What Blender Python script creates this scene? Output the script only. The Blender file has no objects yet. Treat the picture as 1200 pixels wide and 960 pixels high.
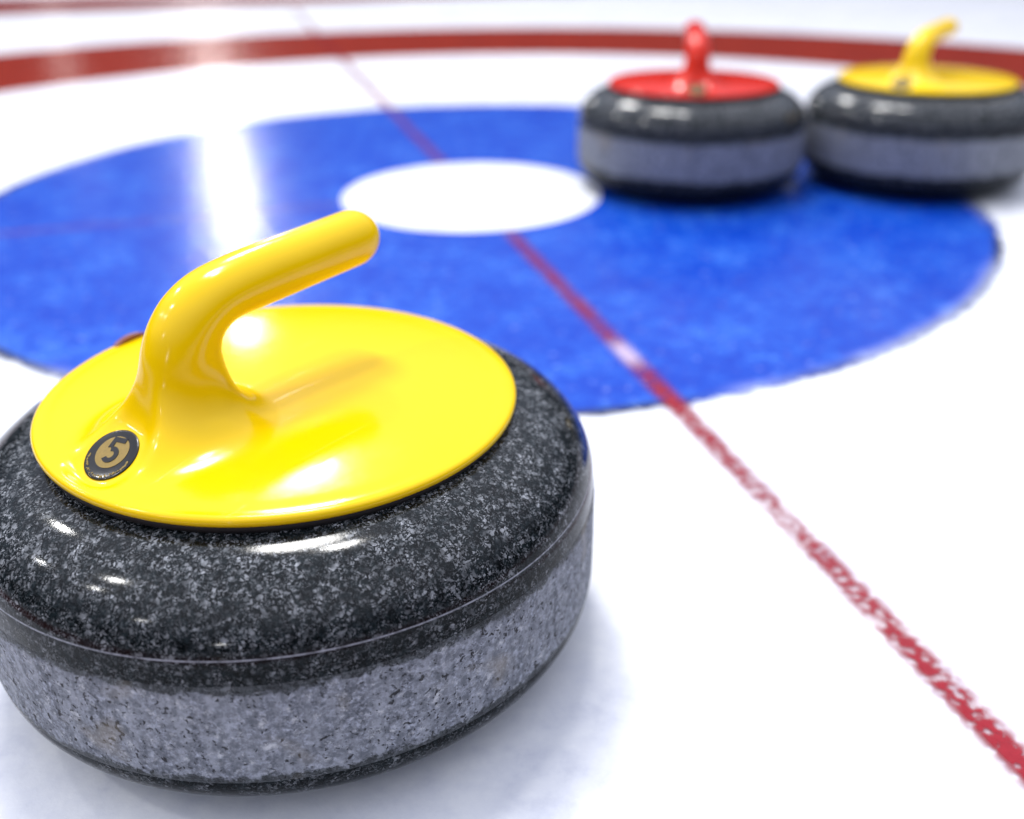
import bpy, bmesh, math, random
from mathutils import Vector, Matrix, noise
PI = math.pi
sc = bpy.context.scene
col = sc.collection

# ------------------------------------------------------------------ helpers
def link(name, me, mats, parent=None):
    o = bpy.data.objects.new(name, me); col.objects.link(o)
    for m in (mats if isinstance(mats, (list, tuple)) else [mats]): me.materials.append(m)
    if parent: o.parent = parent
    return o
def tag(o, label=None, cat=None, group=None, kind=None):
    for k, v in (('label', label), ('category', cat), ('group', group), ('kind', kind)):
        if v: o[k] = v
    return o
def mesh(name, verts, faces, smooth=True):
    me = bpy.data.meshes.new(name); me.from_pydata([tuple(v) for v in verts], [], faces)
    me.update()
    if smooth: me.polygons.foreach_set('use_smooth', [True]*len(me.polygons))
    return me
def lathe(name, prof, n=192, closed_top=False, closed_bot=False):
    vs, fs = [], []
    for r, z in prof:
        for k in range(n):
            a = 2*PI*k/n; vs.append((r*math.cos(a), r*math.sin(a), z))
    for i in range(len(prof)-1):
        for k in range(n):
            k2 = (k+1) % n
            fs.append((i*n+k, i*n+k2, (i+1)*n+k2, (i+1)*n+k))
    if closed_top: fs.append(tuple((len(prof)-1)*n+k for k in range(n)))
    if closed_bot: fs.append(tuple(reversed(range(n))))
    return mesh(name, vs, fs)
def smoothstep(a, b, x):
    t = max(0., min(1., (x-a)/(b-a))); return t*t*(3-2*t)
def lerp(a, b, t): return a+(b-a)*t

class NT:
    def __init__(s, name):
        s.m = bpy.data.materials.new(name); s.m.use_nodes = True
        s.t = s.m.node_tree; s.t.nodes.clear()
        s.out = s.n('ShaderNodeOutputMaterial')
    def n(s, typ, **kw):
        nd = s.t.nodes.new(typ)
        for k, v in kw.items():
            if k.startswith('i_'):
                key = k[2:]
                if key.isdigit(): key = int(key)
                else: key = key.replace('_', ' ')
                nd.inputs[key].default_value = v
            else: setattr(nd, k, v)
        return nd
    def l(s, a, b): s.t.links.new(a, b)
    def coord(s, scale=(1, 1, 1), loc=(0, 0, 0)):
        c = s.n('ShaderNodeTexCoord'); mp = s.n('ShaderNodeMapping')
        mp.inputs['Scale'].default_value = scale; mp.inputs['Location'].default_value = loc
        s.l(c.outputs['Object'], mp.inputs['Vector']); return mp.outputs[0]
    def noise(s, vec, scale, detail=3, rough=.55, dist=0):
        nd = s.n('ShaderNodeTexNoise'); nd.inputs['Scale'].default_value = scale
        nd.inputs['Detail'].default_value = detail; nd.inputs['Roughness'].default_value = rough
        nd.inputs['Distortion'].default_value = dist
        s.l(vec, nd.inputs['Vector']); return nd.outputs[0]
    def vor(s, vec, scale, out='Distance', feature='F1', rnd=1):
        nd = s.n('ShaderNodeTexVoronoi', feature=feature); nd.inputs['Scale'].default_value = scale
        nd.inputs['Randomness'].default_value = rnd
        s.l(vec, nd.inputs['Vector']); return nd.outputs[out]
    def ramp(s, fac, stops, interp='LINEAR'):
        nd = s.n('ShaderNodeValToRGB'); nd.color_ramp.interpolation = interp
        e = nd.color_ramp.elements
        while len(e) < len(stops): e.new(.5)
        for el, (p, c) in zip(e, stops):
            el.position = p; el.color = (c, c, c, 1) if not isinstance(c, (tuple, list)) else (*c, 1)
        s.l(fac, nd.inputs[0]); return nd.outputs[0]
    def math(s, op, a, b=None, c=None, clamp=False):
        nd = s.n('ShaderNodeMath', operation=op, use_clamp=clamp)
        for i, v in enumerate((a, b, c)):
            if v is None: continue
            if isinstance(v, (int, float)): nd.inputs[i].default_value = v
            else: s.l(v, nd.inputs[i])
        return nd.outputs[0]
    def mix(s, fac, a, b):
        nd = s.n('ShaderNodeMix', data_type='RGBA')
        for i, v in ((0, fac), (6, a), (7, b)):
            if isinstance(v, (int, float)) and i == 0: nd.inputs[0].default_value = v
            elif isinstance(v, tuple): nd.inputs[i].default_value = (*v, 1)
            else: s.l(v, nd.inputs[i])
        return nd.outputs[2]
    def sep(s, vec):
        nd = s.n('ShaderNodeSeparateXYZ'); s.l(vec, nd.inputs[0]); return nd.outputs
    def bump(s, h, strength=.3, dist=.001, normal=None):
        nd = s.n('ShaderNodeBump'); nd.inputs['Strength'].default_value = strength
        nd.inputs['Distance'].default_value = dist; s.l(h, nd.inputs['Height'])
        if normal: s.l(normal, nd.inputs['Normal'])
        return nd.outputs[0]
    def bsdf(s, color, rough=.4, normal=None, ior=1.5, spec=.5, coat=0, coat_rough=.05, metal=0, sss=0):
        b = s.n('ShaderNodeBsdfPrincipled')
        for k, v in (('Base Color', color), ('Roughness', rough), ('Metallic', metal), ('IOR', ior),
                     ('Specular IOR Level', spec), ('Coat Weight', coat), ('Coat Roughness', coat_rough), ('Normal', normal)):
            if v is None: continue
            if isinstance(v, tuple): b.inputs[k].default_value = (*v, 1)
            elif isinstance(v, (int, float)): b.inputs[k].default_value = v
            else: s.l(v, b.inputs[k])
        return b
    def done(s, sh, transp=None):
        if transp is None: s.l(sh.outputs[0], s.out.inputs[0]); return s.m
        t = s.n('ShaderNodeBsdfTransparent'); mx = s.n('ShaderNodeMixShader')
        s.l(transp, mx.inputs[0]); s.l(t.outputs[0], mx.inputs[1]); s.l(sh.outputs[0], mx.inputs[2])
        s.l(mx.outputs[0], s.out.inputs[0]); return s.m

# ------------------------------------------------------------------ materials
ICE_ROUGH = .19
def ice_normal(t):
    """pebbled and scraped ice: frozen droplets a few mm wide with fine frost on top"""
    c = t.coord()
    v = t.vor(c, 120, feature='SMOOTH_F1')
    n = t.noise(c, 45, 3, .6)
    f = t.noise(c, 700, 2, .6)
    h = t.math('ADD', t.math('MULTIPLY', v, -.25), t.math('ADD', t.math('MULTIPLY', n, .9), t.math('MULTIPLY', f, .12)))
    return t.bump(h, .26, .0025)
def m_ice():
    t = NT('pebbled_ice'); c = t.coord()
    big = t.noise(c, 5, 4, .6); sm = t.noise(c, 60, 4, .65); fr = t.noise(c, 22, 5, .7)
    k = t.math('ADD', t.math('MULTIPLY', big, .36), t.math('ADD', t.math('MULTIPLY', sm, .34), t.math('MULTIPLY', fr, .30)))
    colr = t.ramp(k, [(.36, (.56, .58, .67)), (.47, (.70, .715, .77)), (.60, (.80, .81, .835))])
    rg = t.ramp(sm, [(.3, ICE_ROUGH-.03), (.7, ICE_ROUGH+.06)])
    return t.done(t.bsdf(colr, rg, ice_normal(t), ior=1.31, spec=.5))
def radial(t):
    x, y, z = t.sep(t.coord())
    return t.math('SQRT', t.math('ADD', t.math('MULTIPLY', x, x), t.math('MULTIPLY', y, y)))
def m_blue():
    t = NT('blue_paint_in_ice'); c = t.coord()
    n1 = t.noise(c, 14, 5, .7); n2 = t.noise(c, 70, 4, .75); n3 = t.noise(c, 260, 3, .75)
    k = t.math('ADD', t.math('MULTIPLY', n1, .36), t.math('ADD', t.math('MULTIPLY', n2, .36), t.math('MULTIPLY', n3, .28)))
    base = t.ramp(k, [(.36, (.001, .024, .32)), (.5, (.004, .052, .41)), (.57, (.022, .11, .50)), (.66, (.11, .24, .60))])
    r = radial(t)
    # dark painted rim line, broken up by frost
    rim = t.math('MULTIPLY', t.ramp(t.math('SUBTRACT', r, t.math('MULTIPLY', t.math('SUBTRACT', n2, .5), .003)), [(0.0, 0.), (.6015, 0.), (.6045, 1.), (1., 1.)]),
                 t.ramp(t.noise(c, 3.2, 2, .5), [(.34, 0.), (.46, .9)]))
    col1 = t.mix(rim, base, (.02, .025, .05))
    edge = t.ramp(t.math('ADD', r, t.math('MULTIPLY', t.math('SUBTRACT', n2, .5), .026)), [(0., 1.), (.6095, 1.), (.6150, 0.), (1., 0.)])
    frost = t.ramp(t.noise(c, 90, 4, .75), [(.60, 0.), (.78, .55)])
    col2 = t.mix(frost, col1, (.55, .62, .85))
    # frost creeping in from the white over stretches of the edge
    fe = t.math('MULTIPLY', t.ramp(t.math('ADD', r, t.math('MULTIPLY', t.math('SUBTRACT', n1, .5), .02)), [(0., 0.), (.593, 0.), (.612, .5), (1., .5)]), t.ramp(t.noise(c, 5.5, 3, .6), [(.46, 0.), (.6, 1.)]))
    col2 = t.mix(fe, col2, (.55, .60, .82))
    return t.done(t.bsdf(col2, t.ramp(n2, [(.3, ICE_ROUGH-.03), (.7, ICE_ROUGH+.06)]), ice_normal(t), ior=1.31), edge)
def m_red():
    t = NT('red_ring_paint_in_ice'); c = t.coord()
    n1 = t.noise(c, 12, 4, .6); n2 = t.noise(c, 70, 4, .7)
    k = t.math('ADD', t.math('MULTIPLY', n1, .6), t.math('MULTIPLY', n2, .4))
    base = t.ramp(k, [(.35, (.19, .010, .0003)), (.55, (.25, .014, .0005)), (.7, (.31, .026, .003))])
    return t.done(t.bsdf(base, ICE_ROUGH, ice_normal(t), ior=1.31))
def m_line(strength):
    """a thin painted line under pebbled ice, showing through in blotches"""
    t = NT('red_line_paint_in_ice'); c = t.coord()
    x, y, z = t.sep(c)
    n1 = t.noise(c, 14, 2, .5)
    v = t.vor(c, 200, feature='SMOOTH_F1'); n2 = t.noise(c, 260, 4, .65, .2)
    blot = t.math('ADD', t.math('MULTIPLY', v, .55), t.math('MULTIPLY', n2, .60))
    a0 = t.math('SUBTRACT', t.math('ADD', blot, t.math('MULTIPLY', t.math('SUBTRACT', n1, .5), .5)), 0)
    al = t.ramp(a0, [(.40, .36), (.50, .64), (.58, .98)])
    ed = t.math('ADD', t.math('ABSOLUTE', y), t.math('MULTIPLY', t.math('SUBTRACT', n2, .5), .0022))
    em = t.ramp(ed, [(0., 1.), (.0052, 1.), (.0095, 0.), (1., 0.)])
    # a stretch where the paint is worn off and frost shows (x runs along the line from the tee)
    sp = t.math('ABSOLUTE', t.math('SUBTRACT', x, .517))
    gap = t.ramp(sp, [(0., 1.), (.010, 1.), (.034, 0.), (1., 0.)])
    gap = t.math('MULTIPLY', gap, .72)
    colr = t.mix(gap, t.mix(n2, (.20, .008, .014), (.33, .018, .03)), (.66, .60, .80))
    far = t.ramp(t.math('DIVIDE', t.math('ADD', x, 1.4), 2.8), [(.03, .75), (.275, .75), (.287, .5), (.44, .5), (.56, .62), (.66, .75), (.72, 1.), (.745, .85), (.775, .80), (.80, .85), (.83, 1.)])
    alpha = t.math('MULTIPLY', t.math('MAXIMUM', t.math('MULTIPLY', al, far), gap), em)
    alpha = t.math('MULTIPLY', alpha, strength)
    return t.done(t.bsdf(colr, ICE_ROUGH, ice_normal(t), ior=1.31), alpha)
def granite_color(t, c, dark, light, amt=1.0):
    """dark micro-granite: pale angular flecks of several sizes in a charcoal ground"""
    w = t.noise(c, 160, 3, .6)
    wv = t.n('ShaderNodeVectorMath', operation='MULTIPLY_ADD'); 
    nn = t.n('ShaderNodeTexNoise'); nn.inputs['Scale'].default_value = 420; t.l(c, nn.inputs['Vector'])
    t.l(nn.outputs['Color'], wv.inputs[0]); wv.inputs[1].default_value = (.0028, .0028, .0028); t.l(c, wv.inputs[2])
    cv = wv.outputs[0]
    a = t.vor(cv, 1150, 'Color'); b = t.vor(cv, 2000, 'Color'); d = t.vor(cv, 640, 'Color')
    sa = t.sep(a)[0]; sb = t.sep(b)[1]; sd = t.sep(d)[2]
    fa = t.ramp(sa, [(.80, 0.), (.86, .3), (.99, .85)]); fb = t.ramp(sb, [(.70, 0.), (1., .55)]); fd = t.ramp(sd, [(.935, 0.), (.96, .5)])
    clus = t.ramp(w, [(.40, .10), (.66, 1.)])
    f = t.math('MULTIPLY', t.math('MAXIMUM', t.math('MAXIMUM', fa, fb), fd), t.math('MULTIPLY', clus, amt), clamp=True)
    tone = t.ramp(t.noise(c, 420, 3, .7), [(.35, (dark[0]*.35, dark[1]*.35, dark[2]*.35)), (.5, dark), (.68, (dark[0]*2.6, dark[1]*2.6, dark[2]*2.6))])
    return t.mix(f, tone, light)
def m_granite():
    t = NT('polished_dark_granite'); c = t.coord()
    x, y, z = t.sep(c)
    # flecks thin out round the widest part, partly shade put into the colour
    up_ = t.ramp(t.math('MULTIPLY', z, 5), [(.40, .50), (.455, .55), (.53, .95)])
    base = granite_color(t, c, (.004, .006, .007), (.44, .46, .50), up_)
    n = t.noise(c, 300, 3, .7)
    # thin pale turned line round the shoulder
    dl = t.math('ABSOLUTE', t.math('SUBTRACT', z, .0912))
    ln = t.math('MULTIPLY', t.ramp(t.math('MULTIPLY', dl, 100), [(0., 1.), (.018, .9), (.045, 0.), (1., 0.)]), t.ramp(n, [(.3, .25), (.6, .85)]))
    c1 = t.mix(ln, base, (.33, .34, .39))
    sm = t.noise(c, 9, 4, .6)
    rg = t.ramp(sm, [(.3, .08), (.75, .13)])
    rg2 = t.math('MAXIMUM', rg, t.math('MULTIPLY', ln, .5))
    sp_ = t.ramp(t.math('MULTIPLY', z, 5), [(.0, .04), (.43, .05), (.475, .17), (.54, .23)])      # specular cut below the seam to hold back ice reflection, polished above
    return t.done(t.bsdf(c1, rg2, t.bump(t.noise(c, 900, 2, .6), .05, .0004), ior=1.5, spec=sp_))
def m_band():
    t = NT('pecked_granite_band'); c = t.coord()
    base = granite_color(t, c, (.15, .16, .19), (.34, .36, .41), .55)
    x, y, z = t.sep(c)
    # the pecked surface is whitened, streaked up and down, and rubbed off unevenly at both rims
    ang = t.math('ARCTAN2', y, x)
    cb = t.n('ShaderNodeCombineXYZ'); t.l(t.math('MULTIPLY', ang, .145), cb.inputs[0]); t.l(t.math('MULTIPLY', z, .14), cb.inputs[1])
    st = t.noise(cb.outputs[0], 150, 4, .65)
    pale = t.mix(t.ramp(st, [(.38, .05), (.62, .85)]), base, (.27, .285, .325))
    m1 = t.noise(c, 260, 4, .7)
    pale = t.mix(t.ramp(m1, [(.40, .6), (.54, 0.)]), pale, (.08, .088, .105))
    pale = t.mix(t.ramp(t.noise(c, 180, 5, .75), [(.56, 0.), (.70, .8)]), pale, (.52, .53, .56))
    pitn = t.noise(c, 330, 2, .5, .4)
    pit = t.math('MAXIMUM', t.ramp(pitn, [(.635, 0.), (.68, .9)]), t.math('MULTIPLY', t.ramp(t.noise(c, 620, 2, .5), [(.62, 0.), (.68, 1.)]), t.ramp(t.noise(c, 40, 3, .6), [(.42, .2), (.6, 1.)])))
    c2 = t.mix(pit, pale, (.018, .017, .018))
    wob = t.math('MULTIPLY', t.math('SUBTRACT', t.noise(c, 50, 5, .65), .5), .013)
    zz = t.math('ADD', z, t.math('ADD', wob, t.math('MULTIPLY', t.math('SUBTRACT', m1, .5), .010)))
    up = t.ramp(t.math('MULTIPLY', t.math('SUBTRACT', zz, .0765), 100), [(0., 0.), (.16, 1.)])
    lo = t.ramp(t.math('MULTIPLY', t.math('SUBTRACT', .0365, zz), 100), [(0., 0.), (.15, 1.)])
    ed = t.math('MAXIMUM', up, lo)
    dk = granite_color(t, c, (.018, .021, .022), (.28, .30, .33), .8)
    c3 = t.mix(t.math('MULTIPLY', ed, .9), c2, dk)
    # chipped pale scar along the lower rim at the front of the stone
    warm = t.ramp(t.noise(c, 30, 2, .5), [(.62, 0.), (.72, .35)])
    c4 = t.mix(warm, c3, (.26, .22, .16))
    h = t.math('SUBTRACT', t.math('MULTIPLY', m1, .6), t.math('MULTIPLY', pit, .8))
    return t.done(t.bsdf(c4, t.math('SUBTRACT', .62, t.math('MULTIPLY', ed, .25)), t.bump(h, .55, .0012), ior=1.5, spec=.10))
def m_plastic(name, colr, dark):
    t = NT(name); c = t.coord()
    n = t.noise(c, 30, 3, .6)
    sc_ = t.noise(t.coord((1, 1, 1)), 1, 1)
    cc = t.coord(); mp = t.n('ShaderNodeMapping', vector_type='POINT'); t.l(cc, mp.inputs[0])
    mp.inputs['Rotation'].default_value = (0, 0, 0); mp.inputs['Scale'].default_value = (11, 420, 11)
    scr = t.noise(mp.outputs[0], 1.0, 3, .6)
    s2 = t.math('MULTIPLY', t.ramp(scr, [(.62, 0.), (.68, 1.)]), t.ramp(t.noise(c, 18, 2, .5), [(.48, 0.), (.6, 1.)]))
    c1 = t.mix(t.ramp(n, [(.35, .0), (.7, .5)]), colr, dark)
    rg = t.math('ADD', t.ramp(n, [(.3, .10), (.7, .17)]), t.math('MULTIPLY', s2, .12))
    nm = t.bump(t.math('ADD', t.math('MULTIPLY', s2, -.9), t.math('MULTIPLY', t.noise(c, 55, 2, .5), 1.2)), .08, .0012)
    return t.done(t.bsdf(c1, rg, nm, ior=1.5, spec=.30))
def m_plain(name, colr, rough=.4, metal=0, coat=0):
    t = NT(name); c = t.coord(); n = t.noise(c, 900, 3, .7)
    c1 = t.mix(t.ramp(n, [(.35, .0), (.7, .6)]), colr, tuple(x*.6 for x in colr))
    return t.done(t.bsdf(c1, rough, None, metal=metal, coat=coat))
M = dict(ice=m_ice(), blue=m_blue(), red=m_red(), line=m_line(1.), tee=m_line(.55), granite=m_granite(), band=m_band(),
         yellow=m_plastic('yellow_moulded_plastic', (.82, .545, .0004), (.77, .50, .0004)),
         redp=m_plastic('red_moulded_plastic', (.60, .016, .001), (.5, .010, .001)),
         black=m_plain('gap_shade_black', (.006, .006, .007), .6),  # near black, stands in for the shade under the cap rim
         disc=m_plain('black_enamel', (.004, .004, .0045), .16, coat=.05),
         gold=m_plain('gold_foil', (.24, .16, .03), .45, .3, .1),
         sliver_brown=m_plain('rim_brown', (.20, .05, .025), .4))

# ------------------------------------------------------------------ the ice and its painted marks
def sheet(name, verts, faces, z, m, label):
    o = link(name, mesh(name, [(x, y, z) for x, y in verts], faces, False), m)
    return tag(o, label, kind='structure')
S = 14.
sheet('ice', [(-S, -S), (S, -S), (S, S), (-S, S)], [(0, 1, 2, 3)], 0, M['ice'], 'white pebbled curling ice sheet')
def annulus(name, r0, r1, z, m, label, n=360, c0=(0, 0), c1=(0, 0)):
    vs = []
    for r, cx, cy in ((r0, *c0), (r1, *c1)):
        vs += [(cx+r*math.cos(2*PI*k/n), cy+r*math.sin(2*PI*k/n)) for k in range(n)]
    fs = [(k, n+k, n+(k+1) % n, (k+1) % n) for k in range(n)]
    return sheet(name, vs, fs, z, m, label)
annulus('blue_ring', .1625, .617, .0004, M['blue'], 'blue ring painted round the white button')
annulus('red_ring', 1.235, 1.82, .0004, M['red'], 'red outer ring painted in the ice', c0=(.012, .040), c1=(-.035, .015))
LA = -1.2941
def strip(name, x0, x1, w, ang, z, m, label):
    o = sheet(name, [(x0, -w), (x1, -w), (x1, w), (x0, w)], [(0, 1, 2, 3)], z, m, label)
    o.rotation_euler.z = ang; return o
strip('centre_line', .168, 2.2, .011, LA, .0008, M['line'], 'thin red centre line')
strip('centre_line', .168-.168-2.6, -.168, .011, LA, .0008, M['line'], 'thin red centre line beyond the button')
strip('tee_line', -1.4, -.168, .010, LA+PI/2, .0008, M['tee'], 'faint red tee line crossing the blue ring')
# red band of the neighbouring marking at the very back
sheet('red_stripe', [(-3.2, 1.92), (-.05, 2.93), (3.2, 3.54), (3.2, 3.62), (-.05, 3.16), (-.9, 3.13), (-1.95, 3.07), (-3.2, 2.98)], [tuple(range(8))], .0004, M['red'], 'dark red stripe at the far edge of the ice')

# ------------------------------------------------------------------ curling stone
def granite_profiles():
    Rb, zb0, zb1 = .1444, .0330, .0800
    low = [(.0, .006), (.05, .006), (.058, .004), (.062, .0006), (.066, .0), (.070, .0006), (.080, .0022)]
    for i in range(1, 15):
        t = i/14*PI/2
        low.append((.080+(Rb-.080)*math.sin(t)**.80, .0022+(zb0-.0022)*(1-math.cos(t))))
    up = [(Rb, zb1), (Rb-.0002, .0830)]
    r1, z1, r2, z2 = Rb-.0003, .0850, .0985, .1190
    for i in range(0, 31):
        t = i/30*PI/2*.93
        up.append((r2+(r1-r2)*math.cos(t), z1+(z2-z1)*math.sin(t)/math.sin(PI/2*.93)))
    up += [(.099, .1192), (.09, .1192), (.04, .1192), (.001, .1192)]
    band = [(Rb, zb0-.0004), (Rb+.0003, zb0+.0008), (Rb+.00055, zb0+.004), (Rb+.0006, .5*(zb0+zb1)), (Rb+.00055, zb1-.004), (Rb+.0003, zb1-.0008), (Rb, zb1+.0004)]
    return low, band, up
LOW, BAND, UP = granite_profiles()

# handle: everything in the handle's own frame, u (x) along the grip, v (y) across, origin on the stone's axis
CU, ZL, RL = -.0500, .1250, .1078
HF = .0265
def dome(u, v):
    r = math.hypot(u, v)/RL
    return ZL+.0016+.0062*(1-min(1, r)**2.4)
DISC_U, DISC_V, DISC_Z, DISC_R, DISC_GU, DISC_GV = -.0868, 0, .1303, .0129, .56, .08     # centre, radius and slope of the flat for the number disc
def disc_plane(u, v): return DISC_Z+(u-DISC_U)*DISC_GU+(v-DISC_V)*DISC_GV
def flare_D(phi):
    c = math.cos(phi)
    return (.029+(.0175-.029)*max(0, c)**1.5) if c > 0 else .029+(.035-.029)*(-c)**1.5
def flare(s, phi):       # s: 0 at the post, 1 at the foot
    c = max(0, -math.cos(phi))**2
    a = 1-math.sqrt(max(0, 1-(1-s)**2)); b = (1-s)**2.0
    return HF*lerp(a, b, .95*c)
def surf(u, v, f):
    z = dome(u, v)+f
    d = math.hypot(u-DISC_U, v-DISC_V)
    w = 1-smoothstep(DISC_R*.95, DISC_R*1.75, d)
    return lerp(z, disc_plane(u, v), w)
NA = 128
def cap_rings():
    rings = []
    phis = [2*PI*k/NA for k in range(NA)]
    A0, B0 = .0174, .0152
    def post(phi): return (CU+A0*math.cos(phi), B0*math.sin(phi))
    def rimdir(phi):      # the point of the unit circle that the ray from the post centre in direction phi runs to
        cx = CU/RL; dx, dy = math.cos(phi), math.sin(phi)
        b = cx*dx; t = -b+math.sqrt(b*b-(cx*cx-1)); return (cx+t*dx, t*dy)
    for r, z in ((.1010, .1222), (.1050, .1222), (.1068, .1226), (.1076, .1235), (RL, .1246), (.1077, .1255), (.1072, .1263), (.1062, .1270)):
        rings.append([(*(q*r for q in rimdir(p)), z) for p in phis])
    z0 = .1270; r0 = .1062
    # blend dome height so that it meets the rim
    def dm(u, v, f):
        r = math.hypot(u, v); zz = surf(u, v, f)
        k = smoothstep(.098, r0, r); return zz+k*(z0-surf(u, v, f))
    for i in range(1, 22):
        t = i/22
        ring = []
        for p in phis:
            px, py = post(p); ex, ey = rimdir(p); ex *= r0; ey *= r0
            L = math.hypot(ex-px, ey-py); D = min(flare_D(p), L*.96)
            dx, dy = (ex-px)/L, (ey-py)/L
            d = lerp(L, D, t); ring.append((px+dx*d, py+dy*d, dm(px+dx*d, py+dy*d, 0)))
        rings.append(ring)
    NF = 26
    for i in range(0, NF+1):
        th = PI/2*(1-i/NF)
        ring = []
        for p in phis:
            px, py = post(p); ex, ey = rimdir(p); ex *= r0; ey *= r0
            L = math.hypot(ex-px, ey-py); D = min(flare_D(p), L*.96)
            dx, dy = (ex-px)/L, (ey-py)/L
            s = 1-math.cos(th)
            d = D*s; f = flare(s, p)
            ring.append((px+dx*d, py+dy*d, dm(px+dx*d, py+dy*d, f)))
        rings.append(ring)
    n_cap = len(rings)
    # post, bend and grip: sections strung between an outer and an inner profile curve in the u-z plane
    zb = sum(q[2] for q in rings[-1])/NA
    outer = [(CU-A0-.004, zb-.010), (CU-A0, zb), (-.0654, .1652), (-.0592, .1768), (-.0492, .1868), (-.0345, .1936), (-.0110, .1970), (.0200, .1988), (.0465, .2004), (.0700, .2018)]
    inner = [(CU+A0+.001, zb-.006), (CU+A0, zb), (-.0326, .1618), (-.0306, .1662), (-.0265, .1692), (-.0190, .1706), (-.0030, .1712), (.0210, .1728), (.0465, .1744), (.0700, .1758)]
    across = [B0, B0, .0148, .0145, .0142, .0139, .0137, .0137, .0138, .0138]
    def cr(p0, p1, p2, p3, t):
        return .5*((2*p1)+(-p0+p2)*t+(2*p0-5*p1+4*p2-p3)*t*t+(-p0+3*p1-3*p2+p3)*t**3)
    def section(c, ax, b): return [(c[0]+ax[0]*math.cos(p), b*math.sin(p), c[1]+ax[1]*math.cos(p)) for p in phis]
    secs = []
    for k in range(1, len(outer)-2):
        for i in range(1, 9):
            t = i/8
            o = [cr(*(outer[k-1+q][d] for q in range(4)), t) for d in (0, 1)]
            n = [cr(*(inner[k-1+q][d] for q in range(4)), t) for d in (0, 1)]
            b = cr(*(across[k-1+q] for q in range(4)), t)
            secs.append((((o[0]+n[0])/2, (o[1]+n[1])/2), ((n[0]-o[0])/2, (n[1]-o[1])/2), b))
    for s_ in secs: rings.append(section(*s_))
    c, ax, b = secs[-1]; tu, tz = .9983, .058
    for i in range(1, 13):
        t = i/12*PI/2*.985
        k = math.cos(t); q = .0145*math.sin(t)
        rings.append(section((c[0]+tu*q, c[1]+tz*q), (ax[0]*k, ax[1]*k), b*k))
    # let the flare run into the post without a crease
    for _ in range(50):
        new = {}
        for i in range(n_cap-12, n_cap+12):
            w_ = .5*(1-abs(i-n_cap)/13)
            new[i] = [tuple(lerp(q[d], (a_[d]+b_[d])/2, w_) for d in range(3)) for q, a_, b_ in zip(rings[i], rings[i-1], rings[i+1])]
        for i, v in new.items(): rings[i] = v
    return rings, n_cap
def handle_meshes():
    rings, n_cap = cap_rings()
    vs = [p for r in rings for p in r]; fs = []
    for i in range(len(rings)-1):
        for k in range(NA):
            k2 = (k+1) % NA
            fs.append((i*NA+k, i*NA+k2, (i+1)*NA+k2, (i+1)*NA+k))
    fs.append(tuple((len(rings)-1)*NA+k for k in range(NA)))
    full = mesh('full', vs, fs)
    nrm = [v.normal.copy() for v in full.vertices]
    split = n_cap-1-12           # ring index where the cap ends and the handle starts
    out = []
    for name, i0, i1, lid in (('cap', 0, split, False), ('handle', split, len(rings)-1, True)):
        v2 = vs[i0*NA:(i1+1)*NA]; f2 = []
        for i in range(i1-i0):
            for k in range(NA):
                k2 = (k+1) % NA
                f2.append((i*NA+k, i*NA+k2, (i+1)*NA+k2, (i+1)*NA+k))
        if lid: f2.append(tuple((i1-i0)*NA+k for k in range(NA)))
        me = mesh(name, v2, f2)
        me.normals_split_custom_set_from_vertices([tuple(n) for n in nrm[i0*NA:(i1+1)*NA]])
        out.append(me)
    bpy.data.meshes.remove(full)
    return out

def flat_prism(polys, h, place, sc=1.):
    """raised flat shapes on the disc: polys are lists of (x, y) in disc coordinates"""
    vs, fs = [], []
    for pl in polys:
        n = len(pl); b = len(vs)
        vs += [place(x*sc, y*sc+.001*(sc-1)*-2, h) for x, y in pl]+[place(x*sc, y*sc+.001*(sc-1)*-2, 0) for x, y in pl]
        fs.append(tuple(b+k for k in range(n)))
        for k in range(n): fs.append((b+k, b+n+k, b+n+(k+1) % n, b+(k+1) % n))
    return vs, fs
def arc_poly(r0, r1, a0, a1, n=24):
    return [(r1*math.cos(lerp(a0, a1, i/n)), r1*math.sin(lerp(a0, a1, i/n))) for i in range(n+1)]+\
           [(r0*math.cos(lerp(a1, a0, i/n)), r0*math.sin(lerp(a1, a0, i/n))) for i in range(n+1)]

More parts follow.
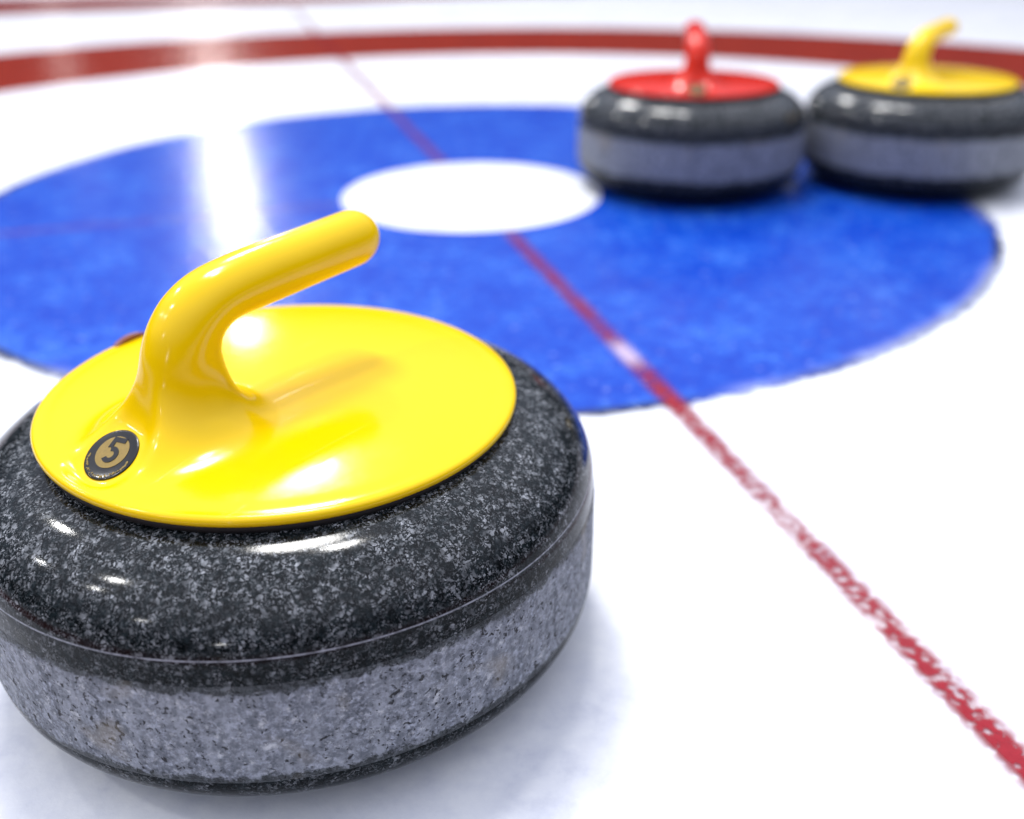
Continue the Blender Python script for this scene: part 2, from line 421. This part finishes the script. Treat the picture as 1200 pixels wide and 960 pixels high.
def make_stone(label, plastic, loc, handle_deg, spin_deg=0, lid_tilt=0, numeral=True, rise=1., brown_sliver=False):
    root = bpy.data.objects.new('curling_stone', None); col.objects.link(root)
    root.empty_display_size = .05
    root.location = loc
    tag(root, label, 'curling stone', 'granite curling stones on the ice')
    sp = math.radians(spin_deg)
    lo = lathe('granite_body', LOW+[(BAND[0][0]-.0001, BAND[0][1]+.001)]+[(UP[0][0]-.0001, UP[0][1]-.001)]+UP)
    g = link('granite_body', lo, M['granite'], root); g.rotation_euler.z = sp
    b = link('striking_band', lathe('striking_band', BAND), M['band'], root); b.rotation_euler.z = sp
    hr = Matrix.Rotation(lid_tilt, 4, 'Y') @ Matrix.Rotation(math.radians(handle_deg), 4, 'Z')
    piv = Matrix.Translation((0, 0, .125)); mat = piv @ hr @ Matrix.Diagonal((1, 1, rise, 1)) @ piv.inverted()
    cap_me, hd_me = handle_meshes()
    cap = link('cap', cap_me, plastic, root); cap.matrix_local = mat
    hd = link('handle', hd_me, plastic, root); hd.matrix_local = mat
    gs = link('gap_shade', lathe('gap_shade', [(.02, .1188), (.1050, .1188), (.1060, .1196), (.1060, .1222), (.1025, .1228), (.02, .1228)], 128), M['black'], root)  # dark disc added for the shade in the gap under the cap
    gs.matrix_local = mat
    # number disc set in the front of the cap
    dn = Vector((-DISC_GU, -DISC_GV, 1)).normalized(); dx_ = Vector((1, 0, DISC_GU)).normalized(); dy_ = dn.cross(dx_)
    dc = Vector((DISC_U, DISC_V, DISC_Z))
    rot = math.radians(DISC_SPIN)
    def place(x, y, h):
        x, y = x*math.cos(rot)-y*math.sin(rot), x*math.sin(rot)+y*math.cos(rot)
        return tuple(dc+dx_*x+dy_*y+dn*h)
    R = DISC_R*.93
    prof = [(R, -.001), (R, .0003), (R*.975, .0006), (R*.93, .0007), (R*.90, .0006), (R*.5, .0006), (.0002, .0006)]
    n = 72; vs, fs = [], []
    for r, h in prof: vs += [place(r*math.cos(2*PI*k/n), r*math.sin(2*PI*k/n), h) for k in range(n)]
    for i in range(len(prof)-1):
        for k in range(n): fs.append((i*n+k, i*n+(k+1) % n, (i+1)*n+(k+1) % n, (i+1)*n+k))
    d = link('number_disc', mesh('number_disc', vs, fs), M['disc'], root); d.matrix_local = mat
    if brown_sliver:      # an unidentified brown sliver standing at the far rim of the cap
        vs, fs, n = [], [], 14
        for k in range(n+1):
            a = math.radians(lerp(91.5, 103.5, k/n)); h = .0036*math.sin(PI*k/n)**.6
            for rr, zz in ((.1035, .1255), (.1062, .1255), (.1062, .1262+h), (.1035, .1262+h)): vs.append((rr*math.cos(a), rr*math.sin(a), zz))
        for k in range(n):
            for q in range(4): fs.append((4*k+q, 4*k+(q+1) % 4, 4*k+4+(q+1) % 4, 4*k+4+q))
        tp = link('rim_sliver', mesh('rim_sliver', vs, fs, False), M['sliver_brown'], root); tp.matrix_local = mat
    if numeral:
        e = bpy.data.objects.new('gold_emblem', None)
        # gold field with the numeral 5 left dark on it, small worn gold flecks round the lower rim
        R2 = .0075
        gf = []
        gf.append([(R2*math.cos(2*PI*k/40), R2*math.sin(2*PI*k/40)+.0010) for k in range(40)])
        v1, f1 = flat_prism(gf, .00075, place)
        go = link('gold_field', mesh('gold_field', v1, f1, False), M['gold'], d)
        five = [[(-.0028, .0078), (.0036, .0078), (.0036, .0056), (-.0010, .0056), (-.0010, .0034), (-.0032, .0026)],
                arc_poly(.0016, .0037, math.radians(118), math.radians(-140), 20)]
        five[1] = [(x-.0001, y-.0002) for x, y in five[1]]
        v1, f1 = flat_prism(five, .00095, place, 1.02)
        link('numeral', mesh('numeral', v1, f1, False), M['disc'], d)
        rnd = random.Random(4); fl = []
        for i in range(26):
            a = math.radians(190+i*6.3+rnd.uniform(-1, 1)); r = .0104+rnd.uniform(-.0005, .0004); w = rnd.uniform(.0003, .0006)
            cx, cy = r*math.cos(a), r*math.sin(a)
            fl.append([(cx+w*math.cos(q+a)*rnd.uniform(.5, 1.2), cy+w*1.5*math.sin(q+a)*rnd.uniform(.6, 1.1)) for q in (0, 1.2, 2.5, 3.8, 5)])
        v1, f1 = flat_prism(fl, .00075, place)
        link('gold_lettering', mesh('gold_lettering', v1, f1, False), M['gold'], d)
    return root
DISC_SPIN = -76

# ------------------------------------------------------------------ place
make_stone('large yellow-handled curling stone in the foreground with a number 5 disc on its cap', M['yellow'], (-.0574, -.8123, 0), 51, 20, math.radians(1.15), brown_sliver=True)
make_stone('red-handled dark granite curling stone standing on the blue ring', M['redp'], (.2785, .0430, 0), 83, 130, rise=.89).scale = (.98, .98, 1.0)
make_stone('smaller, far yellow-handled curling stone at the right edge beside the red one', M['yellow'], (.5707, .0490, 0), 50, 250, rise=.89).scale = (.98, .98, 1.0)

# ------------------------------------------------------------------ camera
f, cx, cy, cz, _, pitch, roll = (1139.806, .048210, -1.216913, .325460, 0, .480378, -.011936)
F = Vector((0, math.cos(pitch), -math.sin(pitch))); Rv = Vector((1, 0, 0)); U = Rv.cross(F)
R2 = math.cos(roll)*Rv+math.sin(roll)*U; U2 = -math.sin(roll)*Rv+math.cos(roll)*U
cd = bpy.data.cameras.new('camera'); cam = bpy.data.objects.new('camera', cd); col.objects.link(cam)
cam.matrix_world = Matrix(((R2.x, U2.x, -F.x, cx), (R2.y, U2.y, -F.y, cy), (R2.z, U2.z, -F.z, cz), (0, 0, 0, 1)))
cd.sensor_width = 36; cd.lens = f*36/1200; cd.clip_start = .01; cd.clip_end = 200
cd.dof.use_dof = True; cd.dof.focus_distance = .378; cd.dof.aperture_fstop = 4.1
sc.camera = cam

# ------------------------------------------------------------------ light: a dim hall with ceiling lamps
w = bpy.data.worlds.new('World'); sc.world = w; w.use_nodes = True
bg = w.node_tree.nodes['Background']; wt = w.node_tree
tc = wt.nodes.new('ShaderNodeTexCoord'); sx = wt.nodes.new('ShaderNodeSeparateXYZ'); rp = wt.nodes.new('ShaderNodeValToRGB')
wt.links.new(tc.outputs['Generated'], sx.inputs[0]); wt.links.new(sx.outputs[2], rp.inputs[0]); wt.links.new(rp.outputs[0], bg.inputs[0])
e = rp.color_ramp.elements; e[0].position = .17; e[0].color = (.012, .014, .02, 1); e[1].position = .75; e[1].color = (.86, .90, 1.06, 1)
e.new(.38).color = (.32, .36, .46, 1)
bg.inputs[1].default_value = 1.50
def lamp(loc, size, power, aim=(0, 0, 0), color=(1, .985, .96), sy=None):
    l = bpy.data.lights.new('ceiling_lamp', 'AREA'); l.shape = 'RECTANGLE' if sy else 'DISK'; l.size = size
    if sy: l.size_y = sy
    l.energy = power; l.color = color
    o = bpy.data.objects.new('ceiling_lamp', l); col.objects.link(o); o.location = loc
    o.rotation_euler = (Vector(aim)-Vector(loc)).to_track_quat('-Z', 'Y').to_euler()
    return o
# (location, diameter, power)
LAMPS = [((-.70, 1.38, 5.0), 1.15, 165), ((-1.15, 4.1, 4.5), .8, 120), ((.05, .7, 5.0), .5, 60),
         ((-4.0, 1.8, 4.0), .22, 34), ((-3.2, -1.3, 4.0), .22, 34), ((-6.3, -.2, 4.0), .16, 20),
         ((-4.3, -2.0, 4.0), .13, 12), ((-4.6, -5.5, 4.0), .13, 14), ((-2.5, -10.4, 2.2), .2, 22)]
for a in LAMPS: lamp(*a)
# the bright strip of lamps down the hall whose reflection runs over the ice
lamp((-4.15, 13.3, 4.0), .42, 72, (-.3, 0, 0), sy=2.0)
lamp((-5.9, 12.5, 1.9), .3, 1.2, (-.3, 0, 0), sy=.6)

sc.view_settings.view_transform = 'Standard'; sc.view_settings.look = 'None'
sc.view_settings.exposure = 0; sc.view_settings.gamma = 1
sc.cycles.use_denoising = True
